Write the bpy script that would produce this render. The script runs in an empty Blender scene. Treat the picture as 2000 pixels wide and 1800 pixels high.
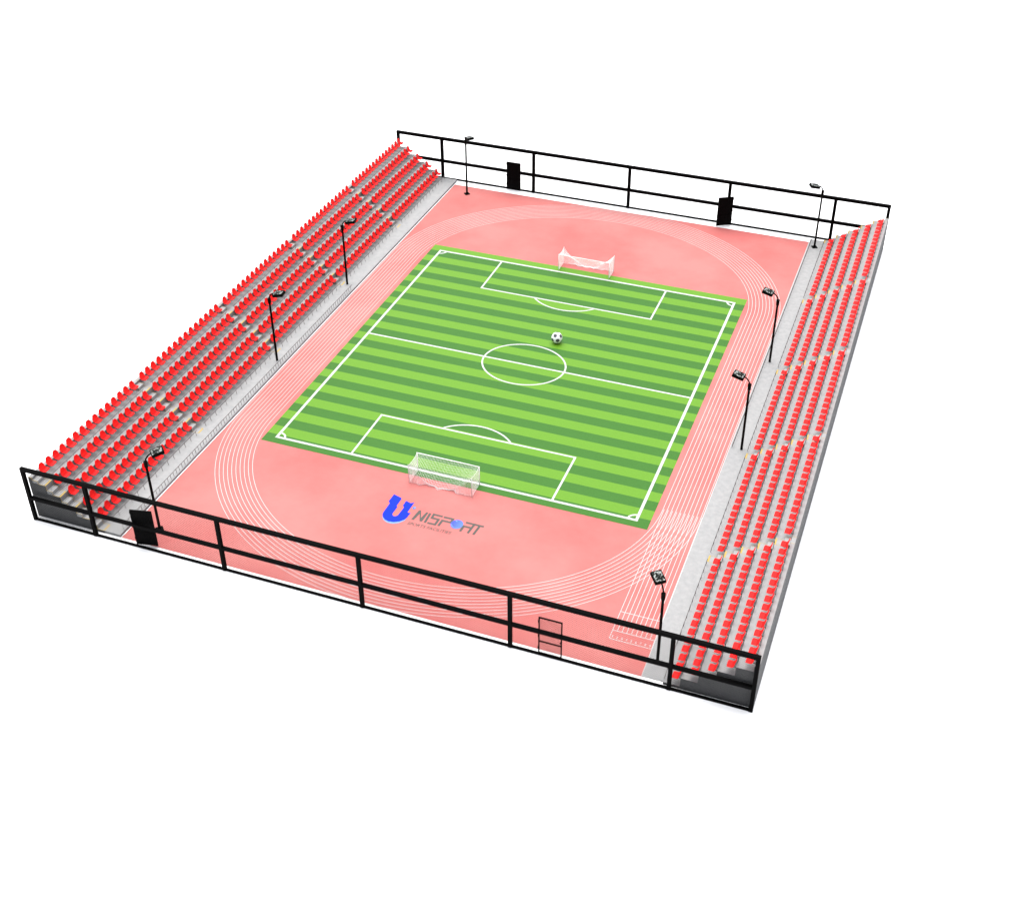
import bpy, bmesh, math, random
from mathutils import Vector, Matrix
random.seed(7)
SC = bpy.context.scene
COL = SC.collection
PI = math.pi

# ------------------------------------------------------------------ helpers
def link(o, parent=None):
    COL.objects.link(o)
    if parent is not None:
        o.parent = parent
    return o

def tag(o, label=None, cat=None, group=None, kind=None):
    if label: o['label'] = label
    if cat: o['category'] = cat
    if group: o['group'] = group
    if kind: o['kind'] = kind
    return o

def empty(name, loc=(0, 0, 0), rz=0.0):
    o = bpy.data.objects.new(name, None)
    o.empty_display_size = 0.2
    o.location = loc
    o.rotation_euler = (0, 0, rz)
    return link(o)

class MB:
    """collects boxes, bars and polygons and links them as one mesh object"""
    def __init__(s):
        s.v = []; s.f = []
    def add(s, vs, fs):
        n = len(s.v)
        s.v += [tuple(v) for v in vs]
        s.f += [tuple(i + n for i in f) for f in fs]
    def box(s, x0, x1, y0, y1, z0, z1):
        if x0 > x1: x0, x1 = x1, x0
        if y0 > y1: y0, y1 = y1, y0
        s.add([(x0,y0,z0),(x1,y0,z0),(x1,y1,z0),(x0,y1,z0),(x0,y0,z1),(x1,y0,z1),(x1,y1,z1),(x0,y1,z1)],
              [(0,3,2,1),(4,5,6,7),(0,1,5,4),(1,2,6,5),(2,3,7,6),(3,0,4,7)])
    def bar(s, a, b, r, n=4, r2=None, caps=True):
        a = Vector(a); b = Vector(b); d = (b - a)
        if d.length < 1e-6: return
        d.normalize()
        u = d.orthogonal() if abs(d.z) < 0.9 else Vector((1, 0, 0)).cross(d)
        if abs(d.z) < 0.9: u = Vector((0, 0, 1)).cross(d)
        u.normalize(); w = d.cross(u)
        r2 = r if r2 is None else r2
        vs = []
        for p, q in ((a, r), (b, r2)):
            for k in range(n):
                t = 2 * PI * (k + .5) / n
                vs.append(p + (u * math.cos(t) + w * math.sin(t)) * q)
        fs = [(k, (k + 1) % n, n + (k + 1) % n, n + k) for k in range(n)]
        if caps:
            fs += [tuple(range(n - 1, -1, -1)), tuple(range(n, 2 * n))]
        s.add(vs, fs)
    def tube(s, pts, r, n=8):
        for a, b in zip(pts[:-1], pts[1:]):
            s.bar(a, b, r, n)
    def poly(s, pts, z):
        s.add([(p[0], p[1], z) for p in pts], [tuple(range(len(pts)))])
    def strip(s, pts, w, z, closed=False):
        """flat painted stripe of width w along a polyline, mitred"""
        P = [Vector((p[0], p[1])) for p in pts]
        n = len(P); L = []; R = []
        for i in range(n):
            if closed:
                a = P[(i - 1) % n]; b = P[(i + 1) % n]
                d1 = (P[i] - a).normalized(); d2 = (b - P[i]).normalized()
            else:
                d1 = (P[i] - P[i - 1]).normalized() if i else (P[1] - P[0]).normalized()
                d2 = (P[i + 1] - P[i]).normalized() if i < n - 1 else d1
            t = (d1 + d2)
            t = t.normalized() if t.length > 1e-6 else d1
            nn = Vector((-t.y, t.x))
            k = max(0.45, nn.dot(Vector((-d1.y, d1.x))))
            L.append(P[i] + nn * (w / 2 / k)); R.append(P[i] - nn * (w / 2 / k))
        vs = [(p.x, p.y, z) for p in L] + [(p.x, p.y, z) for p in R]
        m = n if closed else n - 1
        s.add(vs, [(n + i, n + (i + 1) % n, (i + 1) % n, i) for i in range(m)])
    def build(s, name, m, parent=None, smooth=False, bevel=0.0):
        me = bpy.data.meshes.new(name)
        me.from_pydata(s.v, [], s.f)
        me.update()
        if bevel:
            bm = bmesh.new(); bm.from_mesh(me)
            bmesh.ops.bevel(bm, geom=list(bm.edges), offset=bevel, segments=2, affect='EDGES', profile=.6)
            bm.to_mesh(me); bm.free()
        me.materials.append(m)
        if smooth:
            for p in me.polygons: p.use_smooth = True
        o = bpy.data.objects.new(name, me)
        return link(o, parent)

# ------------------------------------------------------------------ materials
def mat(name, col, rough=.6, spec=.3, metal=0.0, noise=None, coat=0.0, bump=None):
    """noise = (scale, second colour, low, high): mottling laid in world space"""
    m = bpy.data.materials.new(name); m.use_nodes = True
    nt = m.node_tree; b = nt.nodes['Principled BSDF']
    b.inputs['Base Color'].default_value = (*col, 1)
    b.inputs['Roughness'].default_value = rough
    b.inputs['Specular IOR Level'].default_value = spec
    b.inputs['Metallic'].default_value = metal
    b.inputs['Coat Weight'].default_value = coat
    if noise or bump:
        g = nt.nodes.new('ShaderNodeNewGeometry')
    if noise:
        sc, c2, lo, hi = noise
        n = nt.nodes.new('ShaderNodeTexNoise'); n.inputs['Scale'].default_value = sc
        n.inputs['Detail'].default_value = 5; n.inputs['Roughness'].default_value = .6
        r = nt.nodes.new('ShaderNodeValToRGB')
        r.color_ramp.elements[0].position = lo; r.color_ramp.elements[0].color = (*col, 1)
        r.color_ramp.elements[1].position = hi; r.color_ramp.elements[1].color = (*c2, 1)
        nt.links.new(g.outputs['Position'], n.inputs['Vector'])
        nt.links.new(n.outputs['Fac'], r.inputs['Fac'])
        nt.links.new(r.outputs['Color'], b.inputs['Base Color'])
    if bump:
        n2 = nt.nodes.new('ShaderNodeTexNoise'); n2.inputs['Scale'].default_value = bump[0]
        bu = nt.nodes.new('ShaderNodeBump'); bu.inputs['Strength'].default_value = bump[1]
        bu.inputs['Distance'].default_value = .02
        nt.links.new(g.outputs['Position'], n2.inputs['Vector'])
        nt.links.new(n2.outputs['Fac'], bu.inputs['Height'])
        nt.links.new(bu.outputs['Normal'], b.inputs['Normal'])
    return m

M = {}
M['white_ground'] = mat('white_ground', (.93, .93, .93), .9, .1)
M['track'] = mat('track', (0.43, 0.120, 0.112), .9, .06, noise=(.11, (0.45, 0.163, 0.151), .34, .62))
M['line'] = mat('line_paint', (0.4524, 0.4524, 0.4437), .8, .05)
M['concrete'] = mat('concrete', (.262, .265, .265), .9, .08, noise=(2.6, (.305, .305, .303), .34, .66), bump=(11, .12))
M['outer_wall'] = mat('outer_wall', (0.1087, 0.1087, 0.1105), .9, .08, noise=(.5, (0.1192, 0.1192, 0.1209), .4, .6))  # concrete darkened: shade of the outward face put into the colour
M['riser'] = mat('riser_shaded', (.21, .21, .212), .9, .08, noise=(.7, (.23, .23, .232), .4, .6))  # step fronts darker than the treads, their shade painted into the colour
M['kerb'] = mat('kerb_shaded', (.21, .21, .212), .9, .08)  # kerb face darker than the slab, shade painted in
M['side_wall'] = mat('side_wall', (0.07656, 0.07656, 0.07743), .9, .1, noise=(.9, (0.08526, 0.08526, 0.08526), .4, .6))  # dark colour carries the shade of the stand's unlit ends
M['yellow'] = mat('yellow_paint', (0.4176, 0.2958, 0.087), .7, .1)
M['seat_red'] = mat('seat_red', (.78, .0165, .016), .5, .06)
M['bracket'] = mat('bracket', (.075, .075, .077), .5, .2)
M['rail'] = mat('rail', (0.0522, 0.03915, 0.03915), .5, .4, .3)
M['fence'] = mat('fence_black', (0.001914, 0.001914, 0.001914), .6, .02)
M['wire'] = mat('wire_black', (0.00435, 0.00435, 0.00435), .6, .03)
M['door'] = mat('door_black', (0.00174, 0.00174, 0.00174), .6, .02, noise=(14, (0.00435, 0.00435, 0.00435), .45, .6))
M['lamp'] = mat('lamp_black', (0.001566, 0.002262, 0.00174), .5, .03)
M['steel'] = mat('steel', (0.435, 0.435, 0.435), .35, .5, .6)
M['goal'] = mat('goal_white', (.86, .86, .86), .4, .2)
M['net'] = mat('net_white', (.86, .86, .86), .7, .1)
M['goal_stay'] = mat('goal_stay', (.55, .56, .56), .5, .4)
M['ball_white'] = mat('ball_white', (.86, .86, .87), .3, .2)
M['ball_black'] = mat('ball_black', (.085, .085, .095), .35, .15)
M['logo_blue'] = mat('logo_blue', (0.00957, 0.03132, 0.5046), .8, .08)
M['logo_pale'] = mat('logo_pale', (0.1653, 0.2697, 0.4785), .8, .08)
M['logo_sky'] = mat('logo_sky', (0.0522, 0.1479, 0.4785), .8, .08)
M['logo_grey'] = mat('logo_grey', (0.09135, 0.08613, 0.07917), .8, .08)

def lamp_glass():
    m = bpy.data.materials.new('lamp_glass'); m.use_nodes = True
    nt = m.node_tree; b = nt.nodes['Principled BSDF']
    tc = nt.nodes.new('ShaderNodeTexCoord')
    n = nt.nodes.new('ShaderNodeTexNoise'); n.inputs['Scale'].default_value = 5.5
    n.inputs['Detail'].default_value = 6; n.inputs['Distortion'].default_value = 1.4
    r = nt.nodes.new('ShaderNodeValToRGB')
    r.color_ramp.elements[0].position = .53; r.color_ramp.elements[0].color = (.004, .006, .0045, 1)
    r.color_ramp.elements[1].position = .64; r.color_ramp.elements[1].color = (.34, .36, .34, 1)  # pale blotches are reflections painted into the glass colour
    nt.links.new(tc.outputs['Object'], n.inputs['Vector'])
    nt.links.new(n.outputs['Fac'], r.inputs['Fac'])
    nt.links.new(r.outputs['Color'], b.inputs['Base Color'])
    b.inputs['Roughness'].default_value = .4
    b.inputs['Specular IOR Level'].default_value = .04
    return m
M['lamp_glass'] = lamp_glass()

GY0, GY1, GX = 13.46, 46.493, 14.96
def grass():
    m = bpy.data.materials.new('striped_turf'); m.use_nodes = True
    nt = m.node_tree; b = nt.nodes['Principled BSDF']
    N = nt.nodes.new; Lk = nt.links.new
    g = N('ShaderNodeNewGeometry'); s = N('ShaderNodeSeparateXYZ'); Lk(g.outputs['Position'], s.inputs[0])
    a = N('ShaderNodeMath'); a.operation = 'SUBTRACT'; a.inputs[1].default_value = GY0; Lk(s.outputs['Y'], a.inputs[0])
    d = N('ShaderNodeMath'); d.operation = 'DIVIDE'; d.inputs[1].default_value = (GY1 - GY0) / 16; Lk(a.outputs[0], d.inputs[0])
    f = N('ShaderNodeMath'); f.operation = 'FRACT'; Lk(d.outputs[0], f.inputs[0])
    gt = N('ShaderNodeMath'); gt.operation = 'GREATER_THAN'; gt.inputs[1].default_value = .5; Lk(f.outputs[0], gt.inputs[0])
    n = N('ShaderNodeTexNoise'); n.inputs['Scale'].default_value = 7; n.inputs['Detail'].default_value = 6
    Lk(g.outputs['Position'], n.inputs['Vector'])
    def pair(c1, c2):
        r = N('ShaderNodeValToRGB')
        r.color_ramp.elements[0].position = .3; r.color_ramp.elements[0].color = (*c1, 1)
        r.color_ramp.elements[1].position = .7; r.color_ramp.elements[1].color = (*c2, 1)
        Lk(n.outputs['Fac'], r.inputs['Fac']); return r
    dk = pair((.0265, .114, .008), (.031, .124, .010)); lt = pair((.088, .222, .010), (.097, .236, .013))
    mx = N('ShaderNodeMix'); mx.data_type = 'RGBA'
    Lk(gt.outputs[0], mx.inputs[0]); Lk(dk.outputs[0], mx.inputs[6]); Lk(lt.outputs[0], mx.inputs[7])
    Lk(mx.outputs[2], b.inputs['Base Color'])
    b.inputs['Roughness'].default_value = .5
    b.inputs['Specular IOR Level'].default_value = .14
    return m
M['grass'] = grass()

def logo_ball():
    m = bpy.data.materials.new('logo_ball'); m.use_nodes = True
    nt = m.node_tree; b = nt.nodes['Principled BSDF']; N = nt.nodes.new
    g = N('ShaderNodeNewGeometry'); mp = N('ShaderNodeMapping'); mp.inputs['Location'].default_value = (-2.15, -9.1, 0)
    mp.vector_type = 'POINT'
    gr = N('ShaderNodeTexGradient'); r = N('ShaderNodeValToRGB')
    r.color_ramp.elements[0].position = .1; r.color_ramp.elements[0].color = (.013, .043, .5, 1)
    r.color_ramp.elements[1].position = .9; r.color_ramp.elements[1].color = (.06, .15, .5, 1)
    nt.links.new(g.outputs['Position'], mp.inputs[0]); nt.links.new(mp.outputs[0], gr.inputs[0])
    nt.links.new(gr.outputs['Fac'], r.inputs['Fac']); nt.links.new(r.outputs['Color'], b.inputs['Base Color'])
    b.inputs['Roughness'].default_value = .6
    return m
M['logo_ball'] = logo_ball()

# ------------------------------------------------------------------ dimensions (metres; near fence at y = 0)
L = 60.317            # far fence
H = 4.374             # fence height
ROW_X, ROW_DX, ROW_Z, ROW_DZ = 19.577, 1.0295, .179, .688
LEDGE_X, LEDGE_Z, OUT_X = ROW_X + 5 * ROW_DX, 3.36, 25.0
STAND_Y0, STAND_Y1 = .42, 60.05          # left stand; the right one is the same turned by half a turn
STAIR_W = .677
STAIR_Y = [.42, 12.344, 24.288, 36.170, 48.120]
SEAT_DY = .7576
def rowx(k): return ROW_X + ROW_DX * k
def rowz(k): return ROW_Z + ROW_DZ * k

# ------------------------------------------------------------------ setting: ground, track, pitch, walkways
b = MB(); b.box(-700, 700, -500, 900, -.5, 0)
tag(b.build('ground', M['white_ground']), kind='structure')

b = MB(); b.add([(-18.25,.385,.005),(18.25,.385,.005),(18.25,59.30,.005),(-18.25,59.30,.005)], [(0,1,2,3)])
track = tag(b.build('running_track', M['track']), kind='structure')
b = MB(); b.add([(-GX,GY0,.014),(GX,GY0,.014),(GX,GY1,.014),(-GX,GY1,.014)], [(0,1,2,3)])
pitch = tag(b.build('sports_pitch', M['grass']), kind='structure')

# running lanes: ten closed lines, straights joined by flattened half ellipses
b = MB(); CY0, CY1 = 16.0, 43.85
LANE_X = [15.42 + .3 * k for k in range(10)]
for k, a in enumerate(LANE_X):
    e = 13.02 + .294 * k
    pts = []
    for i in range(97):
        t = PI * i / 96
        pts.append((a * math.cos(t), CY1 + e * math.sin(t)))
    for i in range(97):
        t = PI + PI * i / 96
        pts.append((a * math.cos(t), CY0 + e * math.sin(t)))
    b.strip(pts, .040, .010, closed=True)
b.build('lane_line', M['line'], track)
b = MB()
for k, x in enumerate(LANE_X):
    b.strip([(x + .08, 16.0), (x + .08, 3.5 if 0 < k < 9 else 2.76)], .040, .0115)
for y, w in ((5.25, .045), (3.51, .045), (2.76, .05)):
    b.strip([(LANE_X[0] + .08, y), (LANE_X[9] + .08, y)], w, .013)
b.build('start_line', M['line'], track)

# pitch markings
b = MB(); Z = .018; W = .21
X0, X1, Y0, Y1 = -14.0, 14.0, 14.18, 45.56
b.strip([(X0,Y0),(X1,Y0),(X1,Y1),(X0,Y1)], W, Z, closed=True)
b.strip([(X0 + W/2, 29.93), (X1 - W/2, 29.93)], .17, Z)
def ell(cx, cy, rx, ry, t0, t1, n=64): return [(cx + rx * math.cos(t0 + (t1 - t0) * i / n), cy + ry * math.sin(t0 + (t1 - t0) * i / n)) for i in range(n + 1)]
b.strip(ell(0, 29.94, 3.46, 2.95, 0, 2 * PI * 95 / 96, 95), .14, Z + .002, closed=True)
b.strip([(-7.83, Y0 + W/2), (-7.83, 19.47), (7.83, 19.47), (7.83, Y0 + W/2)], .16, Z)
b.strip([(-7.83, Y1 - W/2), (-7.83, 40.35), (7.83, 40.35), (7.83, Y1 - W/2)], .16, Z)
ta = math.asin((19.55 - 17.72) / 2.95)
b.strip(ell(0, 17.72, 3.46, 2.95, ta, PI - ta, 40), .14, Z + .002)
b.strip(ell(0, 42.10, 3.46, 2.95, PI + ta, 2 * PI - ta, 40), .14, Z + .002)
for cx, cy, t in ((X0,Y0,0),(X1,Y0,PI/2),(X1,Y1,PI),(X0,Y1,1.5*PI)):
    b.strip(ell(cx, cy, .62, .56, t, t + PI/2, 14), .15, Z + .002)
b.build('pitch_line', M['line'], pitch)

# small lane numerals painted before the start line
def text_mesh(name, s, m, mtx, parent, extrude=0.0):
    cu = bpy.data.curves.new(name, 'FONT'); cu.body = s; cu.size = 1.0; cu.offset = .012
    o = bpy.data.objects.new(name, cu); COL.objects.link(o)
    dg = bpy.context.evaluated_depsgraph_get(); dg.update()
    me = bpy.data.meshes.new_from_object(o.evaluated_get(dg))
    bpy.data.objects.remove(o); bpy.data.curves.remove(cu)
    me.name = name
    xs = [v.co.x for v in me.vertices]; ys = [v.co.y for v in me.vertices]
    x0, x1, y0, y1 = min(xs), max(xs), min(ys), max(ys)
    for v in me.vertices:
        v.co = mtx((v.co.x - x0) / (x1 - x0), (v.co.y - y0) / (y1 - y0))
    me.materials.clear(); me.materials.append(m)
    return link(bpy.data.objects.new(name, me), parent)
for k in range(9):
    cx = LANE_X[k] + .08 + .15
    text_mesh('lane_number', str(k + 1), M['line'], lambda u, v, cx=cx, k=k: Vector((cx + (u - .5) * (.045 if k == 0 else .10), 2.88 + .2 * v, .012)), track)

# walkways: raised slab on the left, flush slab on the right
b = MB(); b.box(-ROW_X - .0, -18.36, STAND_Y0, STAND_Y1, .0, ROW_Z)
wl = tag(b.build('walkway', M['concrete']), kind='structure')
b = MB(); b.box(18.253, ROW_X, L - STAND_Y1 + .15, L - STAND_Y0, .0, .022)
tag(b.build('walkway', M['concrete']), kind='structure')
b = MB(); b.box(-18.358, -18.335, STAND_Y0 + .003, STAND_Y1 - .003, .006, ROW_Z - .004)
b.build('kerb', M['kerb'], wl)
b = MB(); b.box(18.205, 18.248, .43, 59.28, .006, .012)
tag(b.build('edge_line', M['line'], track))

# painted logo on the track -------------------------------------------------
U_SHAPE = [[-2.876,10.99],[-2.26,10.81],[-2.196,10.75],[-2.163,10.658],[-2.175,9.892],[-2.067,9.794],[-2.088,9.057],[-2.061,8.932],[-1.974,8.829],[-1.864,8.795],[-1.755,8.849],[-1.674,8.966],[-1.652,9.163],[-1.62,9.911],[-1.677,9.986],[-1.773,10.06],[-1.771,10.614],[-1.362,10.488],[-1.153,10.647],[-1.174,9.509],[-1.078,9.476],[-.923,9.499],[-.954,9.299],[-.959,9.014],[-1.046,8.713],[-1.273,8.43],[-1.622,8.221],[-1.996,8.164],[-2.304,8.251],[-2.558,8.459],[-2.707,8.708],[-2.75,8.963],[-2.74,9.959],[-2.806,10.053],[-2.908,10.154]]
CRESCENT = [[-2.66,8.532],[-2.38,8.18],[-2.024,8.02],[-1.63,8.03],[-1.27,8.245],[-.99,8.645],[-.98,8.86],[-1.278,8.441],[-1.627,8.233],[-2.001,8.175],[-2.309,8.262],[-2.564,8.47]]
N_SHAPE = [[-0.626, 8.915], [-0.506, 9.979], [-0.36, 10.033], [-0.055, 9.279], [0.058, 9.955], [0.216, 9.98], [0.171, 8.948], [0.001, 8.912], [-0.305, 9.645], [-0.436, 8.898]]
STROKES = [('letter', [[[.365,9.96],[.40,8.90]]]),
           ('letter', [[[1.31,9.924],[.65,9.933],[.662,9.54],[1.165,9.53],[1.145,8.965],[.566,8.953]]]),
           ('letter', [[[1.40,9.903],[2.09,9.917],[2.08,9.53],[1.445,9.524],[1.41,8.90]]]),
           ('letter', [[[3.05,9.90],[3.685,9.904],[3.583,8.90]], [[3.57,9.48],[3.06,9.48],[3.02,8.90]]]),
           ('letter', [[[3.76,9.90],[4.385,9.90]], [[4.085,9.83],[3.995,8.89]]])]
lg = empty('painted_logo', (0, 9.5, .006))
tag(lg, 'blue and grey logo with lettering painted on the red track behind the near goal', 'painted logo')
def on_logo(mb, name, m):
    o = mb.build(name, m, lg); o.matrix_parent_inverse = Matrix.Translation((0, -9.5, -.006)); return o
b = MB(); b.poly(U_SHAPE[::-1], .014); on_logo(b, 'emblem', M['logo_blue'])
b = MB(); b.poly(CRESCENT, .011); on_logo(b, 'emblem_shade', M['logo_pale'])
b = MB(); b.poly(N_SHAPE[::-1], .012); on_logo(b, 'letter', M['logo_grey'])
for nm, polys in STROKES:
    b = MB()
    for i, pl in enumerate(polys): b.strip(pl, .172, .012 + .002 * i)
    on_logo(b, nm, M['logo_grey'])
b = MB(); b.poly(ell(2.545, 9.50, .43, .475, 0, 2 * PI * 47 / 48, 47), .016); on_logo(b, 'round_letter', M['logo_ball'])
b = MB(); b.strip(ell(2.545, 9.50, .36, .39, PI * 1.08, PI * 1.75, 24), .045, .019); on_logo(b, 'round_letter_rim', M['logo_pale'])
b = MB(); b.poly(ell(2.40, 9.80, .07, .05, 0, 2 * PI * 15 / 16, 15), .019); on_logo(b, 'round_letter_highlight', M['logo_pale'])
b = MB(); b.poly(ell(-.922, 10.10, .115, .135, 0, 2 * PI * 31 / 32, 31), .014); on_logo(b, 'dot', M['logo_sky'])
b = MB(); b.poly(ell(-.895, 10.12, .062, .08, 0, 2 * PI * 23 / 24, 23), .017); on_logo(b, 'dot_highlight', M['logo_pale'])
o = text_mesh('small_lettering', 'SPORTS FACILITIES', M['logo_grey'],
              lambda u, v: Vector((-.70 + 3.19 * u + .045 * v, 8.335 + .042 * u + .285 * v, .012)), lg)
o.matrix_parent_inverse = Matrix.Translation((0, -9.5, -.006))

# ------------------------------------------------------------------ grandstands
def stand(side):
    """built for the left (-x) side in place; the right stand is the same turned by half a turn about the pitch centre"""
    root = empty('grandstand', (0, L / 2, 0), 0 if side < 0 else PI)
    def put(mb, name, m, parent=root, **kw):
        mb.v = [(x, y - L / 2, z) for x, y, z in mb.v]
        return mb.build(name, m, parent, **kw)
    # terrace profile (x outward as positive, flipped at the end)
    b = MB()
    prof = [(ROW_X, 0.0)]
    for k in range(5):
        prof += [(rowx(k), rowz(k)), (rowx(k + 1), rowz(k))]
    prof += [(LEDGE_X, LEDGE_Z), (OUT_X - .004, LEDGE_Z), (OUT_X - .004, 0.0)]
    n = len(prof)
    vs = [(-x, STAND_Y0, z) for x, z in prof] + [(-x, STAND_Y1, z) for x, z in prof]
    fs = [(i, i + 1, n + i + 1, n + i) for i in range(n - 1)]
    b.add(vs, fs); put(b, 'terrace', M['concrete'])
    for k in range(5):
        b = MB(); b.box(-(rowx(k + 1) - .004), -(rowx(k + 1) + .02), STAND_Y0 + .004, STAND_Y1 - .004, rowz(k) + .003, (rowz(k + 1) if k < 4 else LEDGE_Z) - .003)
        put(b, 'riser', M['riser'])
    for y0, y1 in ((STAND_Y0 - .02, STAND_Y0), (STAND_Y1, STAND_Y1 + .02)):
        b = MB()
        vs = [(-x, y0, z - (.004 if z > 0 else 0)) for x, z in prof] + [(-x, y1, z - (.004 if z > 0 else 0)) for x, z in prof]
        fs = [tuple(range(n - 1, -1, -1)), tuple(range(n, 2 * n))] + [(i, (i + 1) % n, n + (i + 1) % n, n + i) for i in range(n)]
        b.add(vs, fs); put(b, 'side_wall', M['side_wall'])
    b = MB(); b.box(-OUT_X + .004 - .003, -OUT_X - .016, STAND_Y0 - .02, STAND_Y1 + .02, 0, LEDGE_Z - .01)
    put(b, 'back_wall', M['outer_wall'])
    # stairways: a half step on every terrace, yellow nosings and yellow edge stripes
    for y in STAIR_Y:
        y1 = y + STAIR_W
        w = .022
        for k in range(5):
            zh = rowz(k) + (.24 if k == 4 else .29)
            xh = rowx(k + 1) - .44
            b = MB(); b.box(-xh, -(rowx(k + 1) - .005), y + .003, y1, rowz(k) - .01, zh)
            st = put(b, 'stair_step', M['concrete'])
            b = MB(); b.box(-(rowx(k) + .005), -(rowx(k) + .12), y + .02, y1 - .02, rowz(k) + .002, rowz(k) + .007)
            put(b, 'nosing', M['yellow'], st)
            zt = (rowz(k + 1) if k < 4 else LEDGE_Z) + .004
            for e in (y - .006, y1 - w + .006):
                b = MB()
                path = [(rowx(k) + .12, rowz(k) + .003), (xh - .003, rowz(k) + .003), (xh - .003, zh + .003), (rowx(k + 1) - .003, zh + .003), (rowx(k + 1) - .003, zt)]
                if k == 4: path += [(OUT_X - .02, zt)]
                for (xa, za), (xb, zb) in zip(path[:-1], path[1:]):
                    b.box(-(xa - .004), -(xb + .004), e, e + w, za - .003, zb + .003)
                put(b, 'edge_stripe', M['yellow'], st)
    return root
sl = stand(-1); tag(sl, 'grey concrete grandstand on the left with raised kerbed walkway before it', 'grandstand', 'grandstands')
sr = stand(1); tag(sr, 'grey concrete grandstand on the right, its plain outer wall towards the viewer', 'grandstand', 'grandstands')

# ------------------------------------------------------------------ seats: seat pan, backrest, bracket
ORD = ['first', 'second', 'third', 'fourth', 'fifth', 'sixth', 'seventh', 'eighth', 'ninth', 'tenth',
       'eleventh', 'twelfth', 'thirteenth', 'fourteenth', 'fifteenth']
ROWN = ['front row', 'second row', 'middle row', 'fourth row', 'top row']
BLKN = ['nearest block', 'second block', 'middle block', 'fourth block', 'farthest block']

def seat_meshes():
    """local frame: sitter faces +x, x=0 at the front edge of the pan, z=0 on the tread"""
    def sheet(rows, th, name, m):
        # rows: list of (list of points across)
        bm = bmesh.new()
        g = [[bm.verts.new(p) for p in r] for r in rows]
        for a, c in zip(g[:-1], g[1:]):
            for i in range(len(a) - 1):
                bm.faces.new((a[i], a[i + 1], c[i + 1], c[i]))
        bmesh.ops.recalc_face_normals(bm, faces=bm.faces)
        bmesh.ops.solidify(bm, geom=list(bm.faces), thickness=th)
        me = bpy.data.meshes.new(name); bm.to_mesh(me); bm.free()
        for p in me.polygons: p.use_smooth = True
        me.materials.append(m)
        return me
    W = .565
    us = [-1, -.92, -.6, -.2, .2, .6, .92, 1]
    pan = []
    for x, z, w in ((.0, .455, .93), (-.015, .485, .97), (-.06, .505, 1.0), (-.17, .497, 1.0), (-.28, .492, .98), (-.354, .497, .94)):
        pan.append([(x - (.02 * abs(u) ** 6), u * W / 2 * w, z + .022 * abs(u) ** 4) for u in us])
    back = []
    for x, z, w in ((-.355, .500, .92), (-.42, .545, .98), (-.465, .63, 1.02), (-.490, .75, .96), (-.515, .87, .84), (-.528, .945, .70), (-.533, .975, .56)):
        back.append([(x + .035 * abs(u) ** 3, u * W / 2 * w, z - (.012 * abs(u) ** 4 if z > .8 else 0)) for u in us])
    pan_me = sheet(pan, .018, 'seat', M['seat_red'])
    back_me = sheet(back, .018, 'backrest', M['seat_red'])
    b = MB(); b.box(-.33, -.08, -.045, .045, .452, .474)          # cantilever bracket bolted to the riser behind
    b.bar((-.20, 0, .455), (-.556, 0, .33), .028, 6); b.box(-.566, -.548, -.07, .07, .25, .40)
    o = b.build('bracket', M['bracket']); br = o.data; bpy.data.objects.remove(o)
    return pan_me, back_me, br
PAN, BACK, BRACK = seat_meshes()

CAM = Vector((29.479, -51.567, 56.677))
spots = []
for side in (-1, 1):
    for k in range(5):
        for blk in range(5):
            for i in range(15):
                yl = STAIR_Y[blk] + STAIR_W + .325 + SEAT_DY * i
                xf = rowx(k) + .46
                if side < 0: x, y, nb, ni = -xf, yl, blk, i
                else: x, y, nb, ni = xf, L - yl, 4 - blk, 14 - i
                spots.append(((Vector((x, y, rowz(k))) - CAM).length, side, k, nb, ni, x, y, rowz(k)))
spots.sort(key=lambda s: s[0])
proto = None
for (d, side, k, nb, ni, x, y, z) in spots[:300]:
    if proto is None:
        proto = empty('stadium_seat'); r = proto
        for nm, me in (('seat', PAN), ('backrest', BACK), ('bracket', BRACK)):
            link(bpy.data.objects.new(nm, me), r)
        kids = list(r.children)
    else:
        r = proto.copy(); COL.objects.link(r)
        for ch in kids:
            c = ch.copy(); COL.objects.link(c); c.parent = r
    r.location = (x, y, z); r.rotation_euler = (0, 0, 0 if side < 0 else PI)
    tag(r, 'red plastic seat, %s from the near end, %s, %s, %s stand' % (ORD[ni], ROWN[k], BLKN[nb], 'left' if side < 0 else 'right'),
        'seat', 'red seats along the grandstand rows')
# the remaining farther seats, as one mass
rv, rf, rm = [], [], []
base = []
for me, mi in ((PAN, 0), (BACK, 0), (BRACK, 1)):
    base.append(([v.co.copy() for v in me.vertices], [tuple(p.vertices) for p in me.polygons], mi))
for (d, side, k, nb, ni, x, y, z) in spots[300:]:
    s = 1 if side < 0 else -1
    for vs, fs, mi in base:
        n0 = len(rv)
        rv += [(x + s * v.x, y + s * v.y, z + v.z) for v in vs]
        rf += [tuple(i + n0 for i in f) for f in fs]; rm += [mi] * len(fs)
me = bpy.data.meshes.new('far_seats'); me.from_pydata(rv, [], rf)
me.materials.append(M['seat_red']); me.materials.append(M['bracket'])
me.polygons.foreach_set('material_index', rm)
me.polygons.foreach_set('use_smooth', [m == 0 for m in rm]); me.update()
tag(link(bpy.data.objects.new('stadium_seats', me)), 'many red plastic seats filling the farther rows of both grandstands', 'seats', 'red seats along the grandstand rows', 'stuff')

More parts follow.
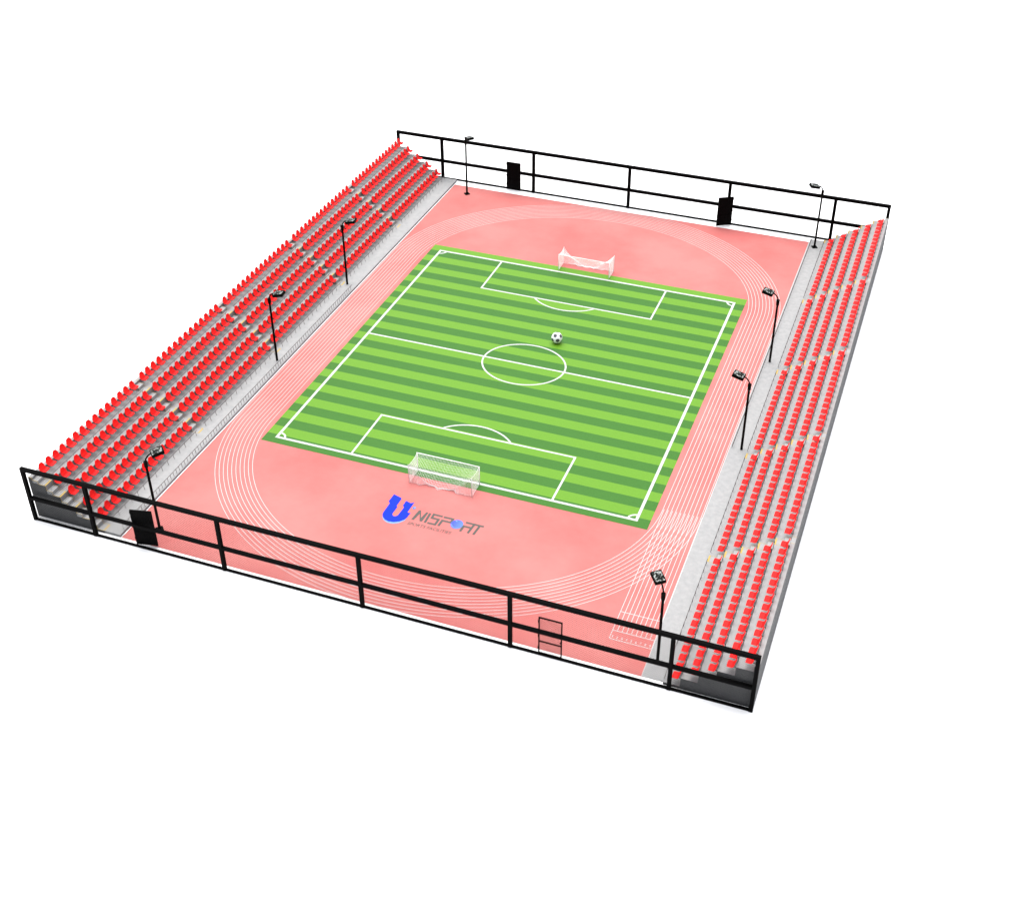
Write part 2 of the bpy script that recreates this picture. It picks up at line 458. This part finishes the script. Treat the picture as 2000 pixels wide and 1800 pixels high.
# ------------------------------------------------------------------ handrails along the rows
def post_mesh(h):
    b = MB(); b.tube([(.05, 0, 0), (.012, 0, h * .42), (0, 0, h)], .016, 5)
    o = b.build('post', M['rail']); m = o.data; bpy.data.objects.remove(o); return m
RH = .37
POST = post_mesh(RH)
def handrail(root_loc, rz, length, spacing, n, label, group, h=RH, start=0.0):
    r = empty('handrail', root_loc, rz)
    tag(r, label, 'handrail', group)
    b = MB(); b.bar((0, 0, h), (0, length, h), .018, 6); b.build('rail', M['rail'], r)
    for i in range(n):
        p = bpy.data.objects.new('post', POST); p.location = (0, start + spacing * i, 0); link(p, r)
    return r
for side in (-1, 1):
    for k in range(5):
        for blk in range(5):
            y0 = STAIR_Y[blk] + STAIR_W + .12
            xx = rowx(k) + .05
            nm = 'thin dark handrail along the %s, %s of the %s stand' % (ROWN[k], BLKN[blk if side < 0 else 4 - blk], 'left' if side < 0 else 'right')
            if side < 0: handrail((-xx, y0, rowz(k)), 0, 11.0, SEAT_DY, 15, nm, 'handrails along the seat rows', start=.2)
            else: handrail((xx, L - y0, rowz(k)), PI, 11.0, SEAT_DY, 15, nm, 'handrails along the seat rows', start=.2)
handrail((-18.49, 1.0, ROW_Z), 0, 35.0, .365, 96, 'long thin brown railing along the raised kerb of the left walkway', 'railings beside the track')
handrail((18.42, L - 1.0, .022), PI, 34.9, .365, 96, 'long thin brown railing between the track and the right walkway', 'railings beside the track')

# ------------------------------------------------------------------ fences
BX = [-25, -20, -10, 0, 10, 20, 25]
MIDZ = 1.93
def fence(y, label, t):
    r = empty('wire_fence', (0, y, 0)); tag(r, label, 'fence', 'black wire fences closing the two ends')
    e = 25.03
    b = MB(); b.box(-e, e, -t, t, H - t, H + t); b.build('top_rail', M['fence'], r, bevel=.02)
    b = MB(); b.box(-e + .1, e - .1, -t * .9, t * .9, MIDZ - t * .95, MIDZ + t * .95); b.build('middle_rail', M['fence'], r, bevel=.02)
    b = MB(); b.box(-e, e, -.08, .08, 0, .135); b.build('bottom_rail', M['fence'], r, bevel=.015)
    for x in BX:
        x = max(-e + t, min(e - t, x))
        b = MB(); b.box(x - t * .97, x + t * .97, -t * .97, t * .97, .0, H - t - .002); b.build('post', M['fence'], r, bevel=.02)
    p = .17; w = .003
    for x0, x1 in zip(BX[:-1], BX[1:]):
        b = MB()
        z0, z1 = .1, H - .05
        hh = z1 - z0
        # woven diamond wire: two families of slanting wires, clipped to the bay and to the gate openings
        for sgn in (1, -1):
            c = x0 - hh
            while c < x1 + hh:
                segs = [(0.0, hh)]
                def xa(s): return c + s if sgn > 0 else c + hh - s
                lo = max(0, (x0 - c) if sgn > 0 else (c + hh - x1)); hi = min(hh, (x1 - c) if sgn > 0 else (c + hh - x0))
                if hi - lo > .03:
                    b.bar((xa(lo), .006 * sgn, z0 + lo), (xa(hi), .006 * sgn, z0 + hi), w, 3, caps=False)
                c += p
        # twisted joints of the hexagonal weave where the wires meet
        row = 0; z = z0 + p / 2
        while z < z1 - .02:
            x = x0 + .12 + (p / 2 if row % 2 else 0)
            while x < x1 - .12:
                b.bar((x - .034, 0, z), (x + .034, 0, z), .0085, 3, caps=False); x += p
            z += p / 2; row += 1
        b.build('wire_mesh', M['wire'], r)
    return r
fence(0, 'black wire mesh fence across the near end, closest to the viewer', .125)
fence(L, 'black wire mesh fence across the far end, behind the far goal', .142)

def gate(loc, rz, label, solid=True, w=1.5, h=3.03):
    r = empty('gate', loc, rz); tag(r, label, 'gate', 'black gates in the end fences')
    z0 = .06; t = .035
    b = MB()
    b.box(0, .07, -t, t, z0, h); b.box(w - .07, w, -t, t, z0, h)
    b.box(.07, w - .07, -t * .96, t * .96, h - .08, h)
    b.box(.07, w - .07, -t * .96, t * .96, z0, z0 + (.06 if solid else .17))
    b.box(.07, w - .07, -t * .96, t * .96, 1.13, 1.20)
    b.build('gate_frame', M['fence'], r)
    for z in (.5, 1.5, 2.7):
        b = MB(); b.bar((-.02, 0, z), (-.02, 0, z + .16), .03, 8); b.build('hinge', M['fence'], r)
    b = MB()
    if solid:
        b.box(.06, w - .06, -.012, .012, z0 + .03, h - .04)
        b.build('gate_panel', M['door'], r)
    else:
        hh = h - z0 - .04; c = -hh
        for sgn in (1, -1):
            c = .05 - hh
            while c < w - .05:
                lo = max(0, (.05 - c) if sgn > 0 else (c + hh - (w - .05))); hi = min(hh, (w - .05 - c) if sgn > 0 else (c + hh - .05))
                if hi - lo > .03:
                    xa = (lambda s: c + s) if sgn > 0 else (lambda s: c + hh - s)
                    b.bar((xa(lo), .03 * sgn * .5, z0 + lo), (xa(hi), .03 * sgn * .5, z0 + hi), .0062, 3, caps=False)
                c += .15
        b.build('wire_mesh', M['wire'], r)
    b = MB(); b.box(w - .13, w - .03, -t - .04, t + .04, 1.42, 1.47); b.build('handle', M['fence'], r)
    return r
gate((-16.87, .16, 0), math.atan2(.34, 1.5), 'solid black gate of the near fence standing slightly open beside a floodlight')
gate((-12.85, L - .16, 0), 0.0, 'solid black gate standing shut in the far fence left of the goal')
gate((10.46, L - .14, 0), PI + math.atan2(.75, 1.29), 'solid black gate in the far fence swung wide open towards the track')
gate((11.83, -.02, 0), 0.0, 'see-through black wire gate, shut, in the near fence by the lane start', solid=False, h=3.16)

# ------------------------------------------------------------------ floodlights
def bez(p0, p1, p2, n=8):
    p0, p1, p2 = Vector(p0), Vector(p1), Vector(p2)
    return [p0 * (1 - t) ** 2 + p1 * 2 * t * (1 - t) + p2 * t * t for t in [i / n for i in range(n + 1)]]
def floodlight(x, y, z, ang, plate, label, h=5.75, tilt=-.20):
    """arm reaches along local +x"""
    r = empty('floodlight', (x, y, z), ang); tag(r, label, 'floodlight', 'black floodlight masts round the track')
    b = MB(); b.bar((0, 0, .0), (0, 0, h), .098, 10, .085); b.build('pole', M['lamp'], r, smooth=False)
    b = MB(); b.bar((0, 0, h - .40), (0, 0, h + .08), .12, 10, .145); b.build('collar', M['lamp'], r)
    b = MB(); b.tube(bez((0, 0, h + .05), (.10, 0, h + .50), (.48, 0, h + .58)), .05, 8); b.build('arm', M['lamp'], r, smooth=True)
    if plate:
        b = MB(); b.box(-.24, .24, -.24, .24, 0, .06); b.bar((0, 0, .06), (0, 0, .22), .14, 10, .09)
        for sx in (-.17, .17):
            for sy in (-.17, .17): b.bar((sx, sy, .06), (sx, sy, .10), .03, 6)
        b.build('base_plate', M['lamp'], r)
    hd = MB(); hd.box(-.44, .44, -.35, .35, -.14, .09)
    ho = hd.build('lamp_head', M['lamp'], r, bevel=.05)
    ho.location = (.86, 0, h + .60); ho.rotation_euler = (0, tilt, 0)
    g = MB(); g.box(-.37, .37, -.29, .29, .088, .098); g.build('lamp_glass', M['lamp_glass'], ho)
    g = MB()
    for x_ in (-.40, .37): g.box(x_, x_ + .03, -.33, .33, .085, .118)
    for y_ in (-.33, .30): g.box(-.37, .37, y_, y_ + .03, .085, .116)
    g.build('lamp_rim', M['lamp'], ho)
    return r
FL = [(-16.24, 57.66, .005, -.75, True, 'black floodlight mast with base plate in the far left corner of the track'),
      (-19.25, 36.55, ROW_Z, .1, False, 'black floodlight mast on the left walkway, the farther of two standing there'),
      (-19.00, 23.28, ROW_Z, .15, False, 'black floodlight mast on the left walkway, the nearer of two standing there'),
      (-16.31, 2.03, .005, .80, True, 'black floodlight mast on the track beside the half-open near gate'),
      (18.87, 58.38, .022, PI + .5, True, 'black floodlight mast with base plate at the far end of right walkway'),
      (18.75, 37.22, .022, PI - .1, False, 'black floodlight mast standing midway along the right walkway, beside the third seat block'),
      (19.09, 24.68, .022, PI - .1, False, 'black floodlight mast on the right walkway just before its railing ends'),
      (18.79, 1.97, .022, PI - .90, False, 'black floodlight mast behind the near fence beside the lane start lines', 5.45)]
for f in FL: floodlight(*f)

# ------------------------------------------------------------------ goals with slack nets
def goal(y, d, label):
    """d = direction in y from the goal mouth to the back"""
    r = empty('football_goal', (0, y, 0), 0 if d > 0 else PI); tag(r, label, 'goal', 'white football goals')
    hw, hg, D = 2.40, 1.60, 1.50
    for s in (-1, 1):
        b = MB(); b.bar((s * hw, 0, 0), (s * hw, 0, hg), .033, 10); b.build('goalpost', M['goal'], r, smooth=True)
        b = MB(); b.bar((s * (hw + .02), D + .02, 0), (s * (hw + .02), D + .02, hg + .03), .026, 8); b.build('net_post', M['goal_stay'], r, smooth=True)
    b = MB(); b.bar((-hw - .038, 0, hg), (hw + .038, 0, hg), .033, 10); b.build('crossbar', M['goal'], r, smooth=True)
    # back net: hangs from the crossbar, is lifted to the two net posts at the corners and sags between them
    nu, nv = 44, 24
    def pt(u, v):
        top = .06 + (hg - .06) * min(1, abs(u)) ** 2.1
        if v < .5:
            q = v / .5
            z = hg * (1 - q) + top * q - .10 * math.sin(PI * q) * abs(u) ** 3
            yy = (D - .05) * q
        else:
            q = (v - .5) / .5
            z = top * (1 - q) ** 1.1
            yy = D - .05 + (.10 * math.sin(u * 9 + 1) - .05 + .07 * math.sin(u * 21)) * q * (1 - abs(u) ** 6) - .12 * math.sin(PI * q) * (1 - abs(u))
        z = max(z, .012)
        return (u * (hw - .02), yy, z)
    b = MB()
    g = [[pt(-1 + 2 * i / nu, j / nv) for i in range(nu + 1)] for j in range(nv + 1)]
    for j in range(nv + 1):
        for i in range(nu):
            b.bar(g[j][i], g[j][i + 1], .0068 if 0 < j < nv else .009, 3, caps=False)
    for i in range(nu + 1):
        for j in range(nv):
            b.bar(g[j][i], g[j + 1][i], .0068, 3, caps=False)
    b.build('back_net', M['net'], r)
    for s in (-1, 1):
        b = MB(); n1, n2 = 16, 17
        sg = [[(s * (hw - .01), (D - .02) * i / n1, max(.012, (hg - .10 * math.sin(PI * i / n1)) * j / n2)) for i in range(n1 + 1)] for j in range(n2 + 1)]
        for j in range(n2 + 1):
            for i in range(n1): b.bar(sg[j][i], sg[j][i + 1], .0062, 3, caps=False)
        for i in range(n1 + 1):
            for j in range(n2): b.bar(sg[j][i], sg[j + 1][i], .0062, 3, caps=False)
        b.build('side_net', M['net'], r)
    return r
goal(14.10, -1, 'white football goal seen from behind at the near end, beside the painted logo')
goal(45.85, 1, 'white football goal seen from the front at the far end of pitch')

# ------------------------------------------------------------------ football
BALL_A = (-0.129, -0.596, 0.793); BALL_B = (0.773, -0.132, 0.622)
def football(loc, rad):
    ph = (1 + 5 ** .5) / 2
    iv = []
    for a in (-1, 1):
        for c in (-ph, ph): iv += [(0, a, c), (a, c, 0), (c, 0, a)]
    iv = [Vector(v).normalized() for v in iv]
    s = bmesh.new(); bmesh.ops.create_uvsphere(s, u_segments=64, v_segments=40, radius=1)
    me = bpy.data.meshes.new('football'); s.to_mesh(me); s.free()
    me.materials.append(M['ball_white'])
    o = bpy.data.objects.new('football', me); link(o)
    for v in me.vertices: v.co = v.co * rad
    for p in me.polygons: p.use_smooth = True
    for v in iv:
        pb = MB()
        u = v.orthogonal().normalized(); w = v.cross(u)
        nb = sorted(iv, key=lambda q: -q.dot(v))[1]
        d0 = (nb - v * nb.dot(v)).normalized(); d1 = v.cross(d0)
        ctr = v * rad * 1.014
        ring = []; N = 5
        pts = [ctr]
        for rr in (1/3, 2/3, 1.0):
            for k in range(10):
                t = 2 * PI * k / 10
                rad_k = .41 if k % 2 == 0 else .355
                q = (v + (d0 * math.cos(t) + d1 * math.sin(t)) * rad_k * rr).normalized() * rad * 1.014
                pts.append(q)
        fs = [(0, 1 + k, 1 + (k + 1) % 10) for k in range(10)] + [(1 + m + k, 11 + m + k, 11 + m + (k + 1) % 10, 1 + m + (k + 1) % 10) for m in (0, 10) for k in range(10)]
        pb.add(pts, fs)
        pb.build('ball_patch', M['ball_black'], o, smooth=True)
    o.location = loc
    # turned so that a dark patch faces up towards the stands, as it lies in the photo
    a = Vector(BALL_A).normalized(); c = Vector(BALL_B); c = (c - a * c.dot(a)).normalized()
    v1 = iv[0]; v2 = sorted(iv, key=lambda q: -q.dot(v1))[1]; d = (v2 - v1 * v2.dot(v1)).normalized()
    src = Matrix((v1, d, v1.cross(d))).transposed(); dst = Matrix((a, c, a.cross(c))).transposed()
    o.rotation_euler = (dst @ src.transposed()).to_euler()
    tag(o, 'oversized white and black football lying on the pitch past the centre circle', 'football')
football((1.45, 34.02, .014 + .465), .465)

# ------------------------------------------------------------------ daylight
SUN_EL, SUN_AZ = math.radians(70), math.atan2(.84, -.55)   # direction towards the sun: far left
sun_dir = Vector((math.cos(SUN_EL) * math.cos(SUN_AZ), math.cos(SUN_EL) * math.sin(SUN_AZ), math.sin(SUN_EL)))
ld = bpy.data.lights.new('sun', 'SUN'); ld.energy = 1.5; ld.angle = math.radians(68); ld.color = (1, .975, .94)
lo = bpy.data.objects.new('sun', ld); COL.objects.link(lo)
lo.rotation_euler = (-sun_dir).to_track_quat('-Z', 'Y').to_euler(); lo.location = sun_dir * 200 + Vector((0, 30, 0))
w = bpy.data.worlds.new('World'); SC.world = w; w.use_nodes = True
nt = w.node_tree; bg = nt.nodes['Background']
sky = nt.nodes.new('ShaderNodeTexSky'); sky.sky_type = 'NISHITA'; sky.sun_disc = False
sky.sun_elevation = SUN_EL; sky.sun_rotation = math.atan2(sun_dir.x, sun_dir.y)
sky.air_density = 1.0; sky.dust_density = 3.0; sky.ozone_density = 1.0
hs = nt.nodes.new('ShaderNodeHueSaturation'); hs.inputs['Saturation'].default_value = .3
nt.links.new(sky.outputs[0], hs.inputs['Color']); nt.links.new(hs.outputs[0], bg.inputs['Color'])
bg.inputs['Strength'].default_value = .10

# ------------------------------------------------------------------ camera
cd = bpy.data.cameras.new('camera'); cam = bpy.data.objects.new('camera', cd); COL.objects.link(cam)
cam.location = (29.4792, -51.5672, 56.677); cam.rotation_euler = (.9488, -.0016, .3507)
cd.sensor_fit = 'HORIZONTAL'; cd.sensor_width = 36; cd.lens = 2478.01 / 2000 * 36
cd.shift_x = -17.63 / 2000; cd.shift_y = -82.26 / 2000
cd.clip_start = .5; cd.clip_end = 3000
SC.camera = cam
SC.view_settings.view_transform = 'Standard'; SC.view_settings.look = 'None'
SC.view_settings.exposure = 1.5; SC.view_settings.gamma = 1.0
SC.view_settings.use_curve_mapping = False
